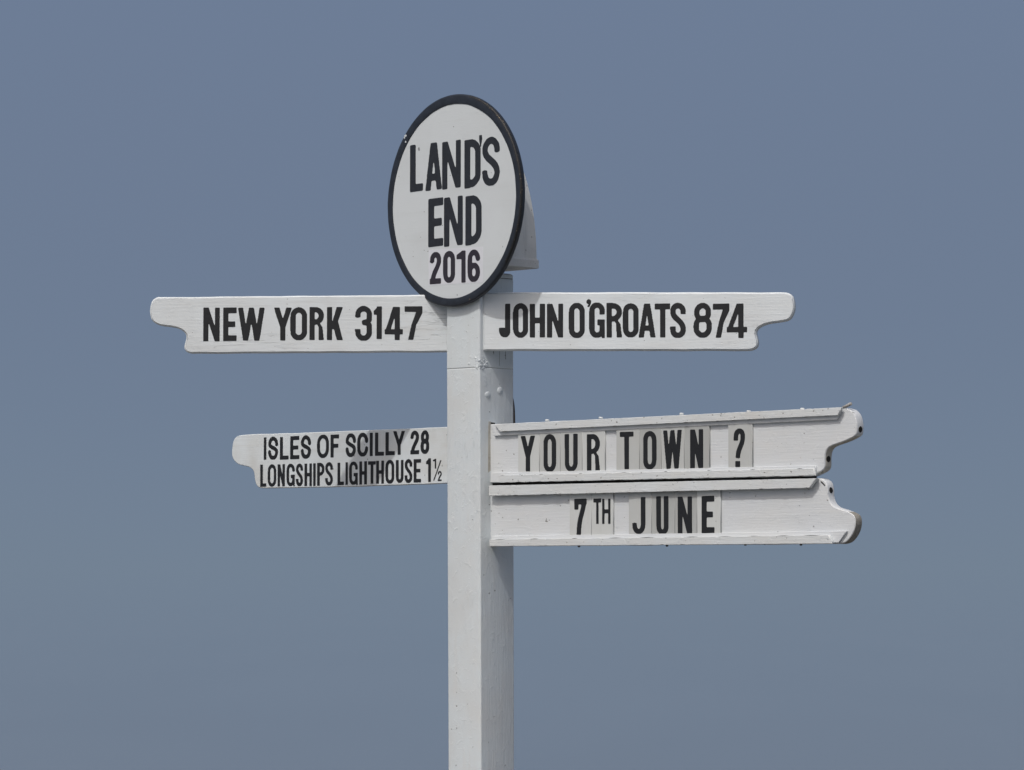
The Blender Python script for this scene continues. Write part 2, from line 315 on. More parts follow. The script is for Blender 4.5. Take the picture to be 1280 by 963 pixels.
def glyph(c, w, h, a, b):
    """shapes of one condensed capital in a w x h box, stem width a, bar thickness b"""
    rx = (w - a) / 2; ry = min((h - b) / 2, rx * 1.12); m_ = w / 2; lo = b / 2 + ry; hi = h - b / 2 - ry; l_ = a / 2; r_ = w - a / 2
    if c == 'I': return [R_(0, 0, w, h)]
    if c == 'L': return [R_(0, 0, a, h), R_(0, 0, w, b)]
    if c == 'E': return [R_(0, 0, a, h), R_(0, 0, w, b), R_(0, h - b, w, h), R_(0, h * .5 - b * .5, w * .9, h * .5 + b * .5)]
    if c == 'F': return [R_(0, 0, a, h), R_(0, h - b, w, h), R_(0, h * .5 - b * .5, w * .92, h * .5 + b * .5)]
    if c == 'T': return [R_(0, h - b, w, h), R_(m_ - a / 2, 0, m_ + a / 2, h)]
    if c == 'H': return [R_(0, 0, a, h), R_(w - a, 0, w, h), R_(0, h * .5 - b * .5, w, h * .5 + b * .5)]
    if c == 'N': return [R_(0, 0, a * .95, h), R_(w - a * .95, 0, w, h), ('P', [(0, h), (a * 1.0, h), (w, 0), (w - a * 1.0, 0)])]
    if c == 'A': return [('P', [(0, 0), (a, 0), (m_ + a * .28, h), (m_ - a * .58, h)]), ('P', [(w, 0), (w - a, 0), (m_ - a * .28, h), (m_ + a * .58, h)]), R_(w * .2, h * .19, w * .8, h * .19 + b * .95)]
    if c == 'K': return [R_(0, 0, a, h), ('P', [(a * .6, h * .32), (w - a * 1.2, h), (w, h), (a * 1.6, h * .32)]), ('P', [(w * .30, h * .55), (w - a * 1.15, 0), (w, 0), (w * .30 + a * .95, h * .72)])]
    if c == 'W':
        a = min(a, w * (.225 if w > 70 else .205))
        return [('P', [(0, h), (a, h), (w * .29 + a * .5, 0), (w * .29 - a * .5, 0)]), ('P', [(w * .29 - a * .5, 0), (w * .29 + a * .5, 0), (m_ + a * .48, h), (m_ - a * .48, h)]),
                         ('P', [(w, h), (w - a, h), (w * .71 - a * .5, 0), (w * .71 + a * .5, 0)]), ('P', [(w * .71 + a * .5, 0), (w * .71 - a * .5, 0), (m_ - a * .48, h), (m_ + a * .48, h)])]
    if c == 'Y': return [('P', [(0, h), (a * 1.08, h), (m_ + a * .5, h * .40), (m_ - a * .5, h * .40)]), ('P', [(w, h), (w - a * 1.08, h), (m_ - a * .5, h * .40), (m_ + a * .5, h * .40)]), R_(m_ - a / 2, 0, m_ + a / 2, h * .46)]
    if c in 'O0': return [('S', arc(m_, hi, rx, ry, 0, 180) + arc(m_, lo, rx, ry, 180, 360) + [(r_, hi)], True)]
    if c == 'U': return [('S', [(l_, h)] + arc(m_, lo, rx, ry, 180, 360) + [(r_, h)], False)]
    if c == 'D':
        k = min(rx * 1.5, w - a * 1.2)
        return [R_(0, 0, a, h), ('S', [(l_, h - b / 2)] + arc(r_ - k, h - b / 2 - ry * 1.1, k, ry * 1.1, 90, 0) + arc(r_ - k, b / 2 + ry * 1.1, k, ry * 1.1, 0, -90) + [(l_, b / 2)], False)]
    if c in 'PR':
        e = h * .44 if c == 'P' else h * .46; k = min(rx * 1.3, w - a * 1.3); y0 = e + b / 2; yr = (h - b / 2 - y0) / 2; yq = min(yr, k * 1.1)
        s_ = [R_(0, 0, a, h), ('S', [(l_, h - b / 2)] + arc(r_ - k, h - b / 2 - yq, k, yq, 90, 0) + arc(r_ - k, y0 + yq, k, yq, 0, -90) + [(l_, y0)], False)]
        if c == 'R': s_.append(('P', [(w * .38, e + b * .6), (w * .46 + a * .55, e + b * .5), (w * .90, e - b * .5), (w, 0), (w - a * 1.02, 0), (w * .62, e - b * .4)]))
        return s_
    if c == 'J': return [('S', [(r_, h)] + arc(m_, lo, rx, ry, 360, 180) + [(l_, h * .30)], False)]
    if c == 'C': return [('S', [(r_, h * .66)] + arc(m_, hi, rx, ry, 0, 180) + arc(m_, lo, rx, ry, 180, 360) + [(r_, h * .34)], False)]
    if c == 'G': return [('S', [(r_, h * .66)] + arc(m_, hi, rx, ry, 0, 180) + arc(m_, lo, rx, ry, 180, 360) + [(r_, h * .45)], False), R_(w * .52, h * .36, w, h * .36 + b), R_(w - a * .62, 0, w, h * .3)]
    if c == 'S': return [('S', [(r_, h * .68)] + arc(m_, hi, rx, ry, 0, 180) + bez((l_, hi), (l_, h * .54), (r_, h * .50), (r_, lo)) + arc(m_, lo, rx, ry, 0, -180) + [(l_, h * .33)], False)]
    if c == '2': return [('S', [(l_, h * .68)] + arc(m_, hi, rx, ry, 180, 0) + bez((r_, hi), (r_, h * .52), (l_ + a * .1, h * .36), (l_ + a * .1, 0)), False), R_(0, 0, w, b)]
    if c == '3':
        k = rx * 1.0; t1 = h * .53; 
        return [('S', [(l_, h * .68)] + arc(m_, hi, rx, ry, 180, 0) + [(r_, h * .64)] + arc(r_ - k, h * .64, k, h * .11, 0, -90), False),
                ('S', arc(r_ - k, h * .42, k, h * .11, 90, 0) + arc(m_, lo, rx, ry, 0, -180) + [(l_, h * .34)], False)]
    if c == '4': return [R_(w * .82 - a, 0, w * .82, h), R_(0, h * .17, w, h * .17 + b * .95), ('P', [(0, h * .17 + b * .4), (a * .95, h * .17 + b * .4), (w * .82 - a * .35, h), (w * .82 - a * 1.3, h)])]
    if c == '1': return [R_(w - a, 0, w, h), ('P', [(0, h * .86 - b * .7), (0, h * .86 + b * .1), (w - a * .7, h), (w - a * .6, h * .86 - b * .7)])]
    if c == '6': return [('S', arc(m_, h * .60 - b / 2 - ry, rx, ry, 0, 180) + arc(m_, lo, rx, ry, 180, 360) + [(r_, h * .60 - b / 2 - ry)], True), ('S', [(l_, lo), (l_, hi)] + arc(m_, hi, rx, ry, 180, 0) + [(r_, h * .70)], False)]
    if c == '7': return [R_(0, h - b, w, h), ('P', [(w - a * 1.1, h - b * .6), (w, h), (w, h - b * 1.2), (w * .62 + a * .1, h * .45), (w * .48, 0), (w * .48 - a * 1.0, 0), (w * .62 - a * .85, h * .45)])]
    if c == '7t': return [R_(0, h - b, w, h), R_(0, h * .69, a * .9, h), ('S', bez((w - a * .55, h - b * .5), (w - a * .75, h * .6), (w * .38, h * .5), (w * .35, 0)), False)]
    if c == '8':
        q = rx * .9; y1 = h * .53
        return [('S', arc(m_, hi, q, ry * .95, 0, 180) + arc(m_, y1 + ry * .8, q, ry * .85, 180, 360) + [(m_ + q, hi)], True), ('S', arc(m_, h * .53 - ry * .85, rx, ry * .95, 0, 180) + arc(m_, lo, rx, ry, 180, 360) + [(r_, h * .53 - ry * .85)], True)]
    if c == '?': return [('S', [(l_, h * .68)] + arc(m_, hi, rx, ry, 180, 0) + bez((r_, hi), (r_, h * .55), (w * .36, h * .5), (w * .36, h * .23)), False), R_(w * .12, 0, w * .56, h * .15)]
    if c == "'": return [('P', [(0, h * .62), (w * .05, h), (w * .9, h), (w, h * .62), (w * .62, 0), (w * .4, 0)])]
    if c == 'q': return [('P', arc(w * .5, h * .70, w * .5, h * .30, 0, 345)), ('P', [(w * .5, h * .55), (w, h * .72), (w * .98, h * .5), (w * .7, h * .1), (w * .35, 0), (w * .2, h * .12), (w * .52, h * .36)])]
    if c == '/': return [('P', [(0, 0), (a, 0), (w, h), (w - a, h)])]
    raise KeyError(c)

def inside(poly, X, Y):
    m_ = np.zeros(X.shape, bool); n = len(poly)
    for i in range(n):
        x0, y0 = poly[i]; x1, y1 = poly[(i + 1) % n]
        if y0 == y1: continue
        m_ ^= ((Y >= min(y0, y1)) & (Y < max(y0, y1)) & (X < (x1 - x0) * (Y - y0) / (y1 - y0) + x0))
    return m_
def stroke(path, a, b, X, Y, closed):
    m_ = np.zeros(X.shape, bool); P = [(p[0] / a, p[1] / b) for p in path]; X = X / a; Y = Y / b; k = len(P) - 1
    for i in range(k):
        (x0, y0), (x1, y1) = P[i], P[i + 1]; dx, dy = x1 - x0, y1 - y0; L2 = dx * dx + dy * dy
        if L2 < 1e-12: continue
        t = ((X - x0) * dx + (Y - y0) * dy) / L2; ok = np.ones(X.shape, bool)
        if not closed and i == 0: ok &= t >= 0
        if not closed and i == k - 1: ok &= t <= 1
        tc = np.clip(t, 0, 1); d = (X - x0 - tc * dx) ** 2 + (Y - y0 - tc * dy) ** 2
        m_ |= ok & (d <= 0.25)
    return m_
def contours(w, h, prims, a, b, soft):
    st = max(0.35, min(a, b) / 12); pad = 6 * st
    nx = int((w + 2 * pad) / st) + 1; ny = int((h + 2 * pad) / st) + 1
    X, Y = np.meshgrid(-pad + np.arange(nx) * st, -pad + np.arange(ny) * st)
    Mk = np.zeros(X.shape, bool)
    for p in prims: Mk |= inside(p[1], X, Y) if p[0] == 'P' else stroke(p[1], a, b, X, Y, p[2])
    Fd = Mk.astype(float)
    for _ in range(soft):
        Fd[1:-1] = (Fd[:-2] + 2 * Fd[1:-1] + Fd[2:]) / 4; Fd[:, 1:-1] = (Fd[:, :-2] + 2 * Fd[:, 1:-1] + Fd[:, 2:]) / 4
    Fd[0] = Fd[-1] = 0; Fd[:, 0] = Fd[:, -1] = 0
    seg = {}
    def edge(i, j, k):      # k=0 horizontal edge from (i,j) to (i,j+1); k=1 vertical to (i+1,j)
        i2, j2 = (i, j + 1) if k == 0 else (i + 1, j)
        u, v = Fd[i, j], Fd[i2, j2]; t = (0.5 - u) / (v - u)
        return (-pad + (j + (j2 - j) * t) * st, -pad + (i + (i2 - i) * t) * st)
    Bn = Fd > 0.5; pts = {}
    cell = Bn[:-1, :-1] * 1 + Bn[:-1, 1:] * 2 + Bn[1:, 1:] * 4 + Bn[1:, :-1] * 8
    T = {1: [(3, 0)], 2: [(0, 1)], 3: [(3, 1)], 4: [(1, 2)], 5: [(3, 0), (1, 2)], 6: [(0, 2)], 7: [(3, 2)], 8: [(2, 3)], 9: [(2, 0)], 10: [(0, 1), (2, 3)], 11: [(2, 1)], 12: [(1, 3)], 13: [(1, 0)], 14: [(0, 3)]}
    for i, j in zip(*np.nonzero((cell > 0) & (cell < 15))):
        i = int(i); j = int(j)
        E = [(i, j, 0), (i, j + 1, 1), (i + 1, j, 0), (i, j, 1)]
        for p, q in T[int(cell[i, j])]: seg.setdefault(E[p], []).append(E[q])
    loops = []
    while seg:
        k0 = next(iter(seg)); L = [k0]; cur = seg[k0].pop()
        if not seg[k0]: del seg[k0]
        while cur != k0 and cur in seg:
            L.append(cur); nx_ = seg[cur].pop()
            if not seg[cur]: del seg[cur]
            cur = nx_
        if len(L) > 8: loops.append([edge(*e) for e in L])
    def dp(P, e):
        if len(P) < 3: return P
        a_, b_ = np.array(P[0]), np.array(P[-1]); d = b_ - a_; n_ = np.hypot(*d) + 1e-9; Q = np.array(P)
        ds = np.abs((Q[:, 0] - a_[0]) * d[1] - (Q[:, 1] - a_[1]) * d[0]) / n_; k = int(ds.argmax())
        return dp(P[:k + 1], e)[:-1] + dp(P[k:], e) if ds[k] > e else [P[0], P[-1]]
    out = []
    for L in loops:
        h_ = len(L) // 2; out.append(dp(L[:h_ + 1], st * .3)[:-1] + dp(L[h_:] + [L[0]], st * .3)[:-1])
    return out

def letter(g, a, b, y, parent, m, soft=3, lean=0.0, name='letter', sk=0.0, label=None):
    c, u0, u1, v0, v1 = g[:5]
    w, h = u1 - u0, v0 - v1 if v0 > v1 else v1 - v0; base = min(v0, v1)
    sd = rnd.random() * 50
    for extra in range(4):
        o_ = letter_mesh(g, a, b, y, soft + extra, lean, sk, sd)
        if o_ is not None: break
    return link(name, mesh(name, *o_), parent, m, label)

def letter_mesh(g, a, b, y, soft, lean, sk, sd):
    c, u0, u1, v0, v1 = g[:5]
    w, h = u1 - u0, abs(v0 - v1); base = min(v0, v1)
    Ls = contours(w, h, glyph(c, w, h, a, b), a, b, soft)
    full = sum(abs(area([Vector(p) for p in L])) * (1 if area([Vector(p) for p in L]) > 0 else -1) for L in Ls)
    def place(p):
        n1 = noise.noise(Vector((p[0] * .06, p[1] * .06, sd))); n2 = noise.noise(Vector((p[0] * .06, p[1] * .06, sd + 9)))
        return (u0 + p[0] + lean * (p[1] - h / 2) + n1 * .55, base + p[1] + sk * (p[0] - w / 2) + n2 * .55)
    Ls = [[Vector(place(p) + (0,)) for p in L] for L in Ls]
    flat = [p for L in Ls for p in L]; n = len(flat); tri = []
    ar = [area(L) for L in Ls]; big = max(ar, key=abs) > 0; off = [sum(len(q) for q in Ls[:i]) for i in range(len(Ls))]
    outer = [i for i in range(len(Ls)) if (ar[i] > 0) == big]; holes = [i for i in range(len(Ls)) if i not in outer]
    for i in outer:
        own = [j for j in holes if bool(inside([(p.x, p.y) for p in Ls[i]], np.array([Ls[j][0].x]), np.array([Ls[j][0].y]))[0])]
        idx = [off[q] + k for q in [i] + own for k in range(len(Ls[q]))]
        tri += [tuple(idx[k] for k in t) for t in tessellate_polygon([Ls[q] for q in [i] + own])]
    got = sum(abs(area([flat[k] for k in t])) for t in tri); want = abs(sum(ar))
    if abs(got - want) > .02 * want: print('retry', c, got, want); return None
    V = [(p.x / 1000, (y - .45) / 1000, p.y / 1000) for p in flat] + [(p.x / 1000, (y + .2) / 1000, p.y / 1000) for p in flat]
    F = []
    for t in tri:
        A, B, D_ = (flat[k] for k in t); cr_ = (B.x - A.x) * (D_.y - A.y) - (B.y - A.y) * (D_.x - A.x)
        F.append(tuple(t) if cr_ > 0 else tuple(reversed(t)))
    o = 0
    for L in Ls:
        k = len(L); F += [(o + i, o + (i + 1) % k, n + o + (i + 1) % k, n + o + i) for i in range(k)]; o += k
    return V, F

# ------------------------------------------------------------------ the land and the sea behind
def build_ground():
    xs = [-300, -120, -60, -30, -16, -8, -4, 0, 4, 8, 16, 30, 60, 120, 300]
    xs = sorted(set(xs + [x / 2.0 for x in range(-40, 41)]))
    ys = [-400, -200, -100, -50] + [-30 + i for i in range(0, 43)] + [13, 13.6, 14.2, 15, 17, 20, 26, 34]
    V = []; F = []
    for y in ys:
        for x in xs:
            if y <= 12: z = 0.02 * noise.noise(Vector((x * .6, y * .6, 0))) * (0 if abs(x) < .3 and abs(y) < .3 else 1)
            else:
                t = (y - 12); z = -0.35 * t ** 1.9 - 0.4 * abs(noise.noise(Vector((x * .3, y * .3, 4)))) * t; z = max(z, -63)
            if y >= 34: z = -63
            V.append((x, y + (1.6 * noise.noise(Vector((x * .12, 7, 1))) if y > 12 else 0), z))
    nx = len(xs)
    for j in range(len(ys) - 1):
        for i in range(nx - 1): F.append((j * nx + i, j * nx + i + 1, (j + 1) * nx + i + 1, (j + 1) * nx + i))
    m, n, l, bs = mat('clifftop_turf')
    tc = n.new('ShaderNodeTexCoord').outputs['Object']
    f1 = noi(n, l, tc, 0.8, 6, 0.6); f2 = noi(n, l, tc, 30, 4, 0.7)
    c1 = mixc(n, l, rng(n, l, f1, 0.4, 0.65), (0.07, 0.10, 0.03), (0.15, 0.13, 0.07))
    c1 = mixc(n, l, rng(n, l, f2, 0.3, 0.8), c1, (0.05, 0.07, 0.025))
    sx = n.new('ShaderNodeSeparateXYZ'); l.new(tc, sx.inputs[0])
    # gravel yard added out of view, tone set for bounce light; turf beyond it
    rad = n.new('ShaderNodeVectorMath'); rad.operation = 'LENGTH'; mp = n.new('ShaderNodeMapping'); mp.inputs['Location'].default_value = (0, 8, 0)
    l.new(tc, mp.inputs[0]); l.new(mp.outputs[0], rad.inputs[0])
    f3 = noi(n, l, tc, 60, 3, 0.7)
    gr = mixc(n, l, rng(n, l, f3, 0.35, 0.7), (0.16, 0.155, 0.145), (0.25, 0.245, 0.23))
    edge_ = mth(n, l, 'ADD', rad.outputs['Value'], mth(n, l, 'MULTIPLY', f1, 4.0))
    c1 = mixc(n, l, rng(n, l, edge_, 24.0, 24.8), gr, c1)
    c1 = mixc(n, l, rng(n, l, sx.outputs[2], -0.8, -2.5), c1, (0.22, 0.20, 0.17))
    l.new(c1, bs.inputs['Base Color']); bs.inputs['Roughness'].default_value = 0.9
    bp = n.new('ShaderNodeBump'); bp.inputs['Distance'].default_value = 0.05; l.new(f2, bp.inputs['Height']); l.new(bp.outputs[0], bs.inputs['Normal'])
    tag(link('ground', mesh('ground', V, F, None, [True] * len(F)), None, m), None, None, kind='structure')
build_ground()

def build_sea():
    V = [(-200000, -1500, -62), (200000, -1500, -62), (200000, 200000, -62), (-200000, 200000, -62)]
    m, n, l, bs = mat('sea_water')
    bs.inputs['Base Color'].default_value = (0.15,0.175,0.195,1); bs.inputs['Roughness'].default_value = 0.0; bs.inputs['IOR'].default_value = 1.33
    tc = n.new('ShaderNodeTexCoord').outputs['Object']
    # glassy calm under the haze; faint paler slicks
    f = noi(n, l, tc, 0.004, 4, 0.6, 0.5, (1, .25, 1))
    l.new(mixc(n, l, rng(n, l, f, 0.4, 0.65), (0.15,0.175,0.195,1)[:3], tuple(v * 1.12 for v in (0.15,0.175,0.195,1)[:3])), bs.inputs['Base Color'])
    tag(link('sea', mesh('sea', V, [(0, 1, 2, 3)]), None, m), None, None, kind='structure')
build_sea()

# ------------------------------------------------------------------ the signpost
RT = math.sqrt(.5)
root = tag(link('signpost', None), 'tall white painted wooden fingerpost with a round name board and five pointing arms', 'signpost')

def prism(name, rings, parent, m, bev=4.0, label=None):
    """square post turned 45 degrees: rings of (z mm, centre x mm, half diagonal mm), arrises rounded"""
    V = []; F = []; k = 4; seg = 5
    for z, cx_, hd in rings:
        hs_ = hd * RT
        for q in range(4):
            A = math.radians(45 + 90 * q - 45); cxn = (hs_ - bev)
            sx_, sy_ = ((1, 1), (-1, 1), (-1, -1), (1, -1))[q]
            for s_ in range(seg):
                t = math.radians(90 * q + 90 * s_ / (seg - 1))
                px = sx_ * cxn + bev * math.cos(t); py = sy_ * cxn + bev * math.sin(t)
                wv = .5 * noise.noise(Vector((px * .01 + q, py * .01, z * .004)))
                px += wv; py += wv
                V.append(((px * RT - py * RT + cx_) / 1000, (px * RT + py * RT) / 1000, z / 1000))
    n = 4 * seg
    for r in range(len(rings) - 1):
        for i in range(n): F.append((r * n + i, r * n + (i + 1) % n, (r + 1) * n + (i + 1) % n, (r + 1) * n + i))
    F.append(tuple(range(n))[::-1]); F.append(tuple((len(rings) - 1) * n + i for i in range(n)))
    sm = [True] * (len(F) - 2) + [False, False]
    o = link(name, mesh(name, V, F, None, sm), parent, m, label); o.location.z = EYE if parent is root else 0; return o

zs = ROWS['seam']; zl = ROWS['low']
rg = []
for i in range(33):
    z = -1648 + (zs - 1.5 + 1648) * i / 32; t = max(-.6, (zs - z) / (zs - zl))
    rg.append((z, 4.6 * t * (1 if t < 1 else 1 / t), 105.0 - 2.0 * min(t, 1.3)))
rg = rg[:-1] + [(rg[-1][0] - 4, rg[-1][1], rg[-1][2]), (rg[-1][0] - .6, rg[-1][1], rg[-1][2] - .1), (rg[-1][0], rg[-1][1], rg[-1][2] - .8)]
post = prism('post', rg, root, M['post'])
rg = [(zs - .9, 0, 104.6), (zs - .3, 0, 105.4), (zs + 3.0, 0, 105.5)] + [(zs + 3.0 + (ROWS['groove'] - 8 - zs) * i / 8, 0, 105.5) for i in range(1, 9)] + [(ROWS['groove'] - 1.2, 0, 105.2), (ROWS['groove'], 0, 103.4)]
head = prism('post_head', rg, root, M['head'], 5.0, 'upper block of the post above the painted-over joint')
prism('gap_backing', [(zs - 3.5, 0, 104.4), (zs + 2.0, 0, 104.4)], post, M['gap_dark'])  # black core, paints the joint dark
prism('end_cap', [(ROWS['groove'] + .9, 0, 102.6), (ROWS['groove'] + 2.4, 0, 105.3), (ROWS['top'] - 7, 0, 105.0), (ROWS['top'] - 4, 0, 103.4), (ROWS['top'] - 1.5, 0, 99.5), (ROWS['top'], 0, 92.0)], head, M['head'], 6.0)
prism('gap_backing', [(ROWS['groove'] - 2, 0, 103.8), (ROWS['groove'] + 3, 0, 103.8)], head, M['gap_dark'])  # black core, paints the groove dark
prism('neck', [(ROWS['top'] - 1, 0, 70), (ROWS['cap0'] + 8, 0, 70)], head, M['gap_dark'])

def blob(name, parent, m, pts, label=None, kind=None, fl=.45):
    """painted-over lumps: squashed domes; pts = (x, y, z, radius, flat direction) in mm"""
    V = []; F = []
    for (x, y, z, r0, d) in pts:
        d = Vector(d).normalized(); u = d.cross(Vector((0, 0, 1))); u.normalize(); v = d.cross(u); o = len(V); K = 12; sd = rnd.random() * 20
        for k in range(5):
            t = k / 5 * math.pi / 2
            for i in range(K):
                q = 2 * math.pi * i / K; rr = r0 * math.cos(t) * (1 + .22 * noise.noise(Vector((math.cos(q) * 1.4, math.sin(q) * 1.4, sd + k * .3))))
                P = Vector((x, y, z)) + u * rr * math.cos(q) + v * rr * math.sin(q) + d * (r0 * fl * math.sin(t) - .8)
                V.append(P / 1000)
        V.append((Vector((x, y, z)) + d * (r0 * fl - .8)) / 1000)
        for k in range(4):
            for i in range(K): F.append((o + k * K + i, o + k * K + (i + 1) % K, o + (k + 1) * K + (i + 1) % K, o + (k + 1) * K + i))
        for i in range(K): F.append((o + 4 * K + i, o + 4 * K + (i + 1) % K, o + 5 * K))
    o = link(name, mesh(name, V, F, None, [True] * len(F)), parent, m, label)
    if kind: o['kind'] = kind
    return o

for (dn, z) in BOLTS:      # dn = distance along the right face, measured away from the camera
    px = RT * (73.8 + dn); py = -RT * (73.8 - dn)
    blob('bolt', post, M['post'], [(px, py, z, 12.5, (RT, -RT, 0)), (px + RT * 1.5, py - RT * 1.5, z + 1.5, 7.0, (RT, -RT, 0)), (px + 3, py + 3, z - 5, 5.0, (RT, -RT, 0))], fl=.36)
L_ = []
for i in range(46):        # lumpy old filler round the joint at the near corner
    q = rnd.gauss(0, 9); side = rnd.random() < .5
    dx = abs(rnd.gauss(0, 14)); zz = zs + (rnd.gauss(3, 3.5) if rnd.random() < .45 else rnd.gauss(13, 9))
    if side: x, y, d = -dx * RT, -105.7 + dx * RT, (-RT, -RT, 0)
    else: x, y, d = dx * 1.6 * RT, -105.7 + dx * 1.6 * RT, (RT, -RT, 0)
    L_.append((x, y, zz, rnd.uniform(2.0, 5.4), d))
blob('filler', head, M['head'], L_, kind='stuff')
def on_right_face(name, pts, parent, m, proud=.4, depth=3):
    # flat piece on the post's right-hand face: x measured away from the camera
    o = slab(name, pts, -74.2 - proud, -74.2 + depth, parent, m, .2); o.rotation_euler.z = math.radians(45); return o
on_right_face('slot_shade', [(-29, 450), (-8, 447), (-8, 455.5), (-24, 456.5), (-29, 458)], post, M['gap_dark'], .5)  # flat dark wedge, painted shade of the gap above the board
on_right_face('caulk', curve([(-39, 262), (-27, 262), (-27, 459), (-36, 459), (-38, 400)], 60, 5), post, M['edge'], .6)
on_right_face('caulk', curve([(-36, 70), (-27, 70), (-27, 259), (-35, 259)], 60, 5), post, M['edge'], .5)
blob('drip', post, M['post'], [(RT * (73.8 + q), -RT * (73.8 - q), z, r0, (RT, -RT, 0)) for q, z, r0 in ((-30, 63, 5), (-20, 61, 6), (-14, 52, 4.5), (-24, 50, 3.5), (-12, 26, 5), (-18, 24, 3), (2, 61, 4), (-40, 120, 2.5), (-48, -140, 3), (20, -210, 3.5), (-5, -260, 2.6), (35, -300, 3))], kind='stuff')
on_right_face('thread', [(20, 450), (21, 450), (24.6, 478), (23.8, 478)], post, M['rail'], .8)
on_right_face('thread', [(26, 451), (27, 451), (30.4, 470), (29.7, 470)], post, M['rail'], .8)
# split in the upper block's right face, and cobweb threads above the rack
on_right_face('split', [(11, 634), (12, 634), (12.6, 690), (11.6, 690)], head, M['gap_dark'], .7)
on_right_face('split', [(38, 655), (39.6, 655), (38.8, 682), (37.6, 684)], head, M['gap_dark'], .8)
on_right_face('split', [(-17, 690), (-14, 690), (-13.5, 668), (-16, 674)], head, M['gap_dark'], .9)
# iron strap on the hidden rear face, only its edge shows
st = slab('strap', curve([(73, 540), (77, 534), (81, 520), (84, 500), (85.5, 470), (86, 277), (73, 277)], 60, 3), -71, -20, post, [M['iron']], 1.0, 'dark iron strap edge behind the post')
st.rotation_euler.z = math.radians(45)

# curved wooden cap with a ledge
def build_cap():
    px = 2.5; cs, cn = 3 * px, -9 * px
    def ring(hs_, hn, z, k=0.0):
        out = []
        for sx_, sy_ in ((1, 1), (-1, 1), (-1, -1), (1, -1)):
            S_, Y_ = cs + sx_ * hs_, -cn + sy_ * hn
            out.append(((RT * S_ + RT * Y_) / 1000, (-RT * S_ + RT * Y_) / 1000, z / 1000))
        return out
    V = []; F = []; z0 = ROWS['cap1']; H = 165 * px
    n = 18; R_s = []
    for i in range(n + 1):
        h = H * math.sin(math.pi / 2 * i / n) * .998; k = math.sqrt(max(0, 1 - (h / H) ** 2)); R_s.append(ring(50 * px * k, 38 * px * k, z0 + h))
    for R in R_s: V += R
    for r in range(n):
        for i in range(4): F.append((r * 4 + i, r * 4 + (i + 1) % 4, r * 4 + 4 + (i + 1) % 4, r * 4 + 4 + i))
    F.append((3, 2, 1, 0)); F.append(tuple(n * 4 + i for i in range(4)))
    # each of the four curved faces smooth, hips sharp
    me = mesh('cap', V, F, None, [False] * len(F))
    cap = link('cap', me, root, M['cap'], 'curved four-sided cap behind the round name board'); cap.location.z = EYE
    z1 = ROWS['cap0']; V = ring(50.2 * px, 38.2 * px, z1) + ring(52 * px, 40 * px, z1 + 2) + ring(52 * px, 40 * px, z0 - 5) + ring(50.2 * px, 38.2 * px, z0 + 1.5)
    F = [(r * 4 + i, r * 4 + (i + 1) % 4, r * 4 + 4 + (i + 1) % 4, r * 4 + 4 + i) for r in range(3) for i in range(4)] + [(3, 2, 1, 0), (12, 13, 14, 15)]
    link('ledge', mesh('ledge', V, F), cap, M['ledge'])
build_cap()

# round name board
def at45(o):
    o.location = (0, 0, EYE); o.rotation_euler.z = math.radians(-45); return o
NT = 128
def ell(e, t, k=0, e2=None):
    a_ = [e[0] + e[1] * math.cos(t), e[2] + e[3] * math.sin(t)]
    if e2: b_ = [e2[0] + e2[1] * math.cos(t), e2[2] + e2[3] * math.sin(t)]; a_ = [a_[i] * (1 - k) + b_[i] * k for i in (0, 1)]
    return a_
YO = -95.0
disc = at45(slab('name_board', [ell(OVAL, 2 * math.pi * i / NT, .5, OVAL_IN) for i in range(NT)], YO, YO + 14, root, M['oval'], .5, 'oval white name board with black rim reading LAND\'S END 2016'))
def build_rim():
    prof = [(1.0, YO + .3), (1.0, YO - 1.2), (.95, YO - 1.6), (.6, YO - 1.7), (.22, YO - 1.6), (.12, YO - .9), (.04, YO + 1.0), (0, YO + 4.5), (0, YO + 13), (.05, YO + 16.5), (.3, YO + 16.9)]
    V = []; F = []; mi = []
    for i in range(NT):
        t = 2 * math.pi * i / NT
        for j, (k, y) in enumerate(prof):
            kk = k + (.035 * noise.noise(Vector((math.cos(t) * 6, math.sin(t) * 6, 2))) if j < 3 else 0) + (.03 * noise.noise(Vector((math.cos(t) * 9, math.sin(t) * 9, 5))) if 4 < j < 9 else 0)
            p = ell(OVAL, t, kk, OVAL_IN); V.append((p[0] / 1000, (y + .5 * noise.noise(Vector((math.cos(t) * 12, math.sin(t) * 12, j * .4)))) / 1000, p[1] / 1000))
    n = len(prof)
    for i in range(NT):
        for j in range(n - 1):
            F.append((i * n + j, i * n + j + 1, ((i + 1) % NT) * n + j + 1, ((i + 1) % NT) * n + j))
            ang = 360 * i / NT
            mi.append(1 if 4 <= j <= 6 and (ang < 75 or ang > 318) else 0)
    link('rim', mesh('rim', V, F, mi, [True] * len(F)), disc, [M['rim'], M['worn']], 'raised black rim, worn to brown along its right edge')
build_rim()
for i, (u, v) in enumerate(CHIPS):
    q = [Vector((u + rnd.uniform(3, 5) * (1.4 if i == 0 else .8) * math.cos(k * 1.05), v + rnd.uniform(2, 5) * math.sin(k * 1.05))) for k in range(6)]
    slab('chip', q, YO - 2.0, YO - .5, disc, M['oval'] if i < 3 else M['iron'], .1, None, None, 1)
def word(gl, a, b, y, parent, m, soft=3, lean=0.0, sk=0.0):
    for g in gl: letter(g, a, b, y, parent, m, soft, lean, sk=sk)
P_A = 2.5 * 1.414       # one image pixel along a 45 degree board, in mm
word(LANDS[:4], 6.9 * P_A, 9.6 * 2.5, YO, disc, M['ink2'], 2, 0.0, 0.02)
letter(LANDS[4], 3 * P_A, 10, YO, disc, M['ink2'], 2, name='apostrophe')
word(LANDS[5:], 6.7 * P_A, 8.8 * 2.5, YO, disc, M['ink2'], 3, 0.0, 0.02)
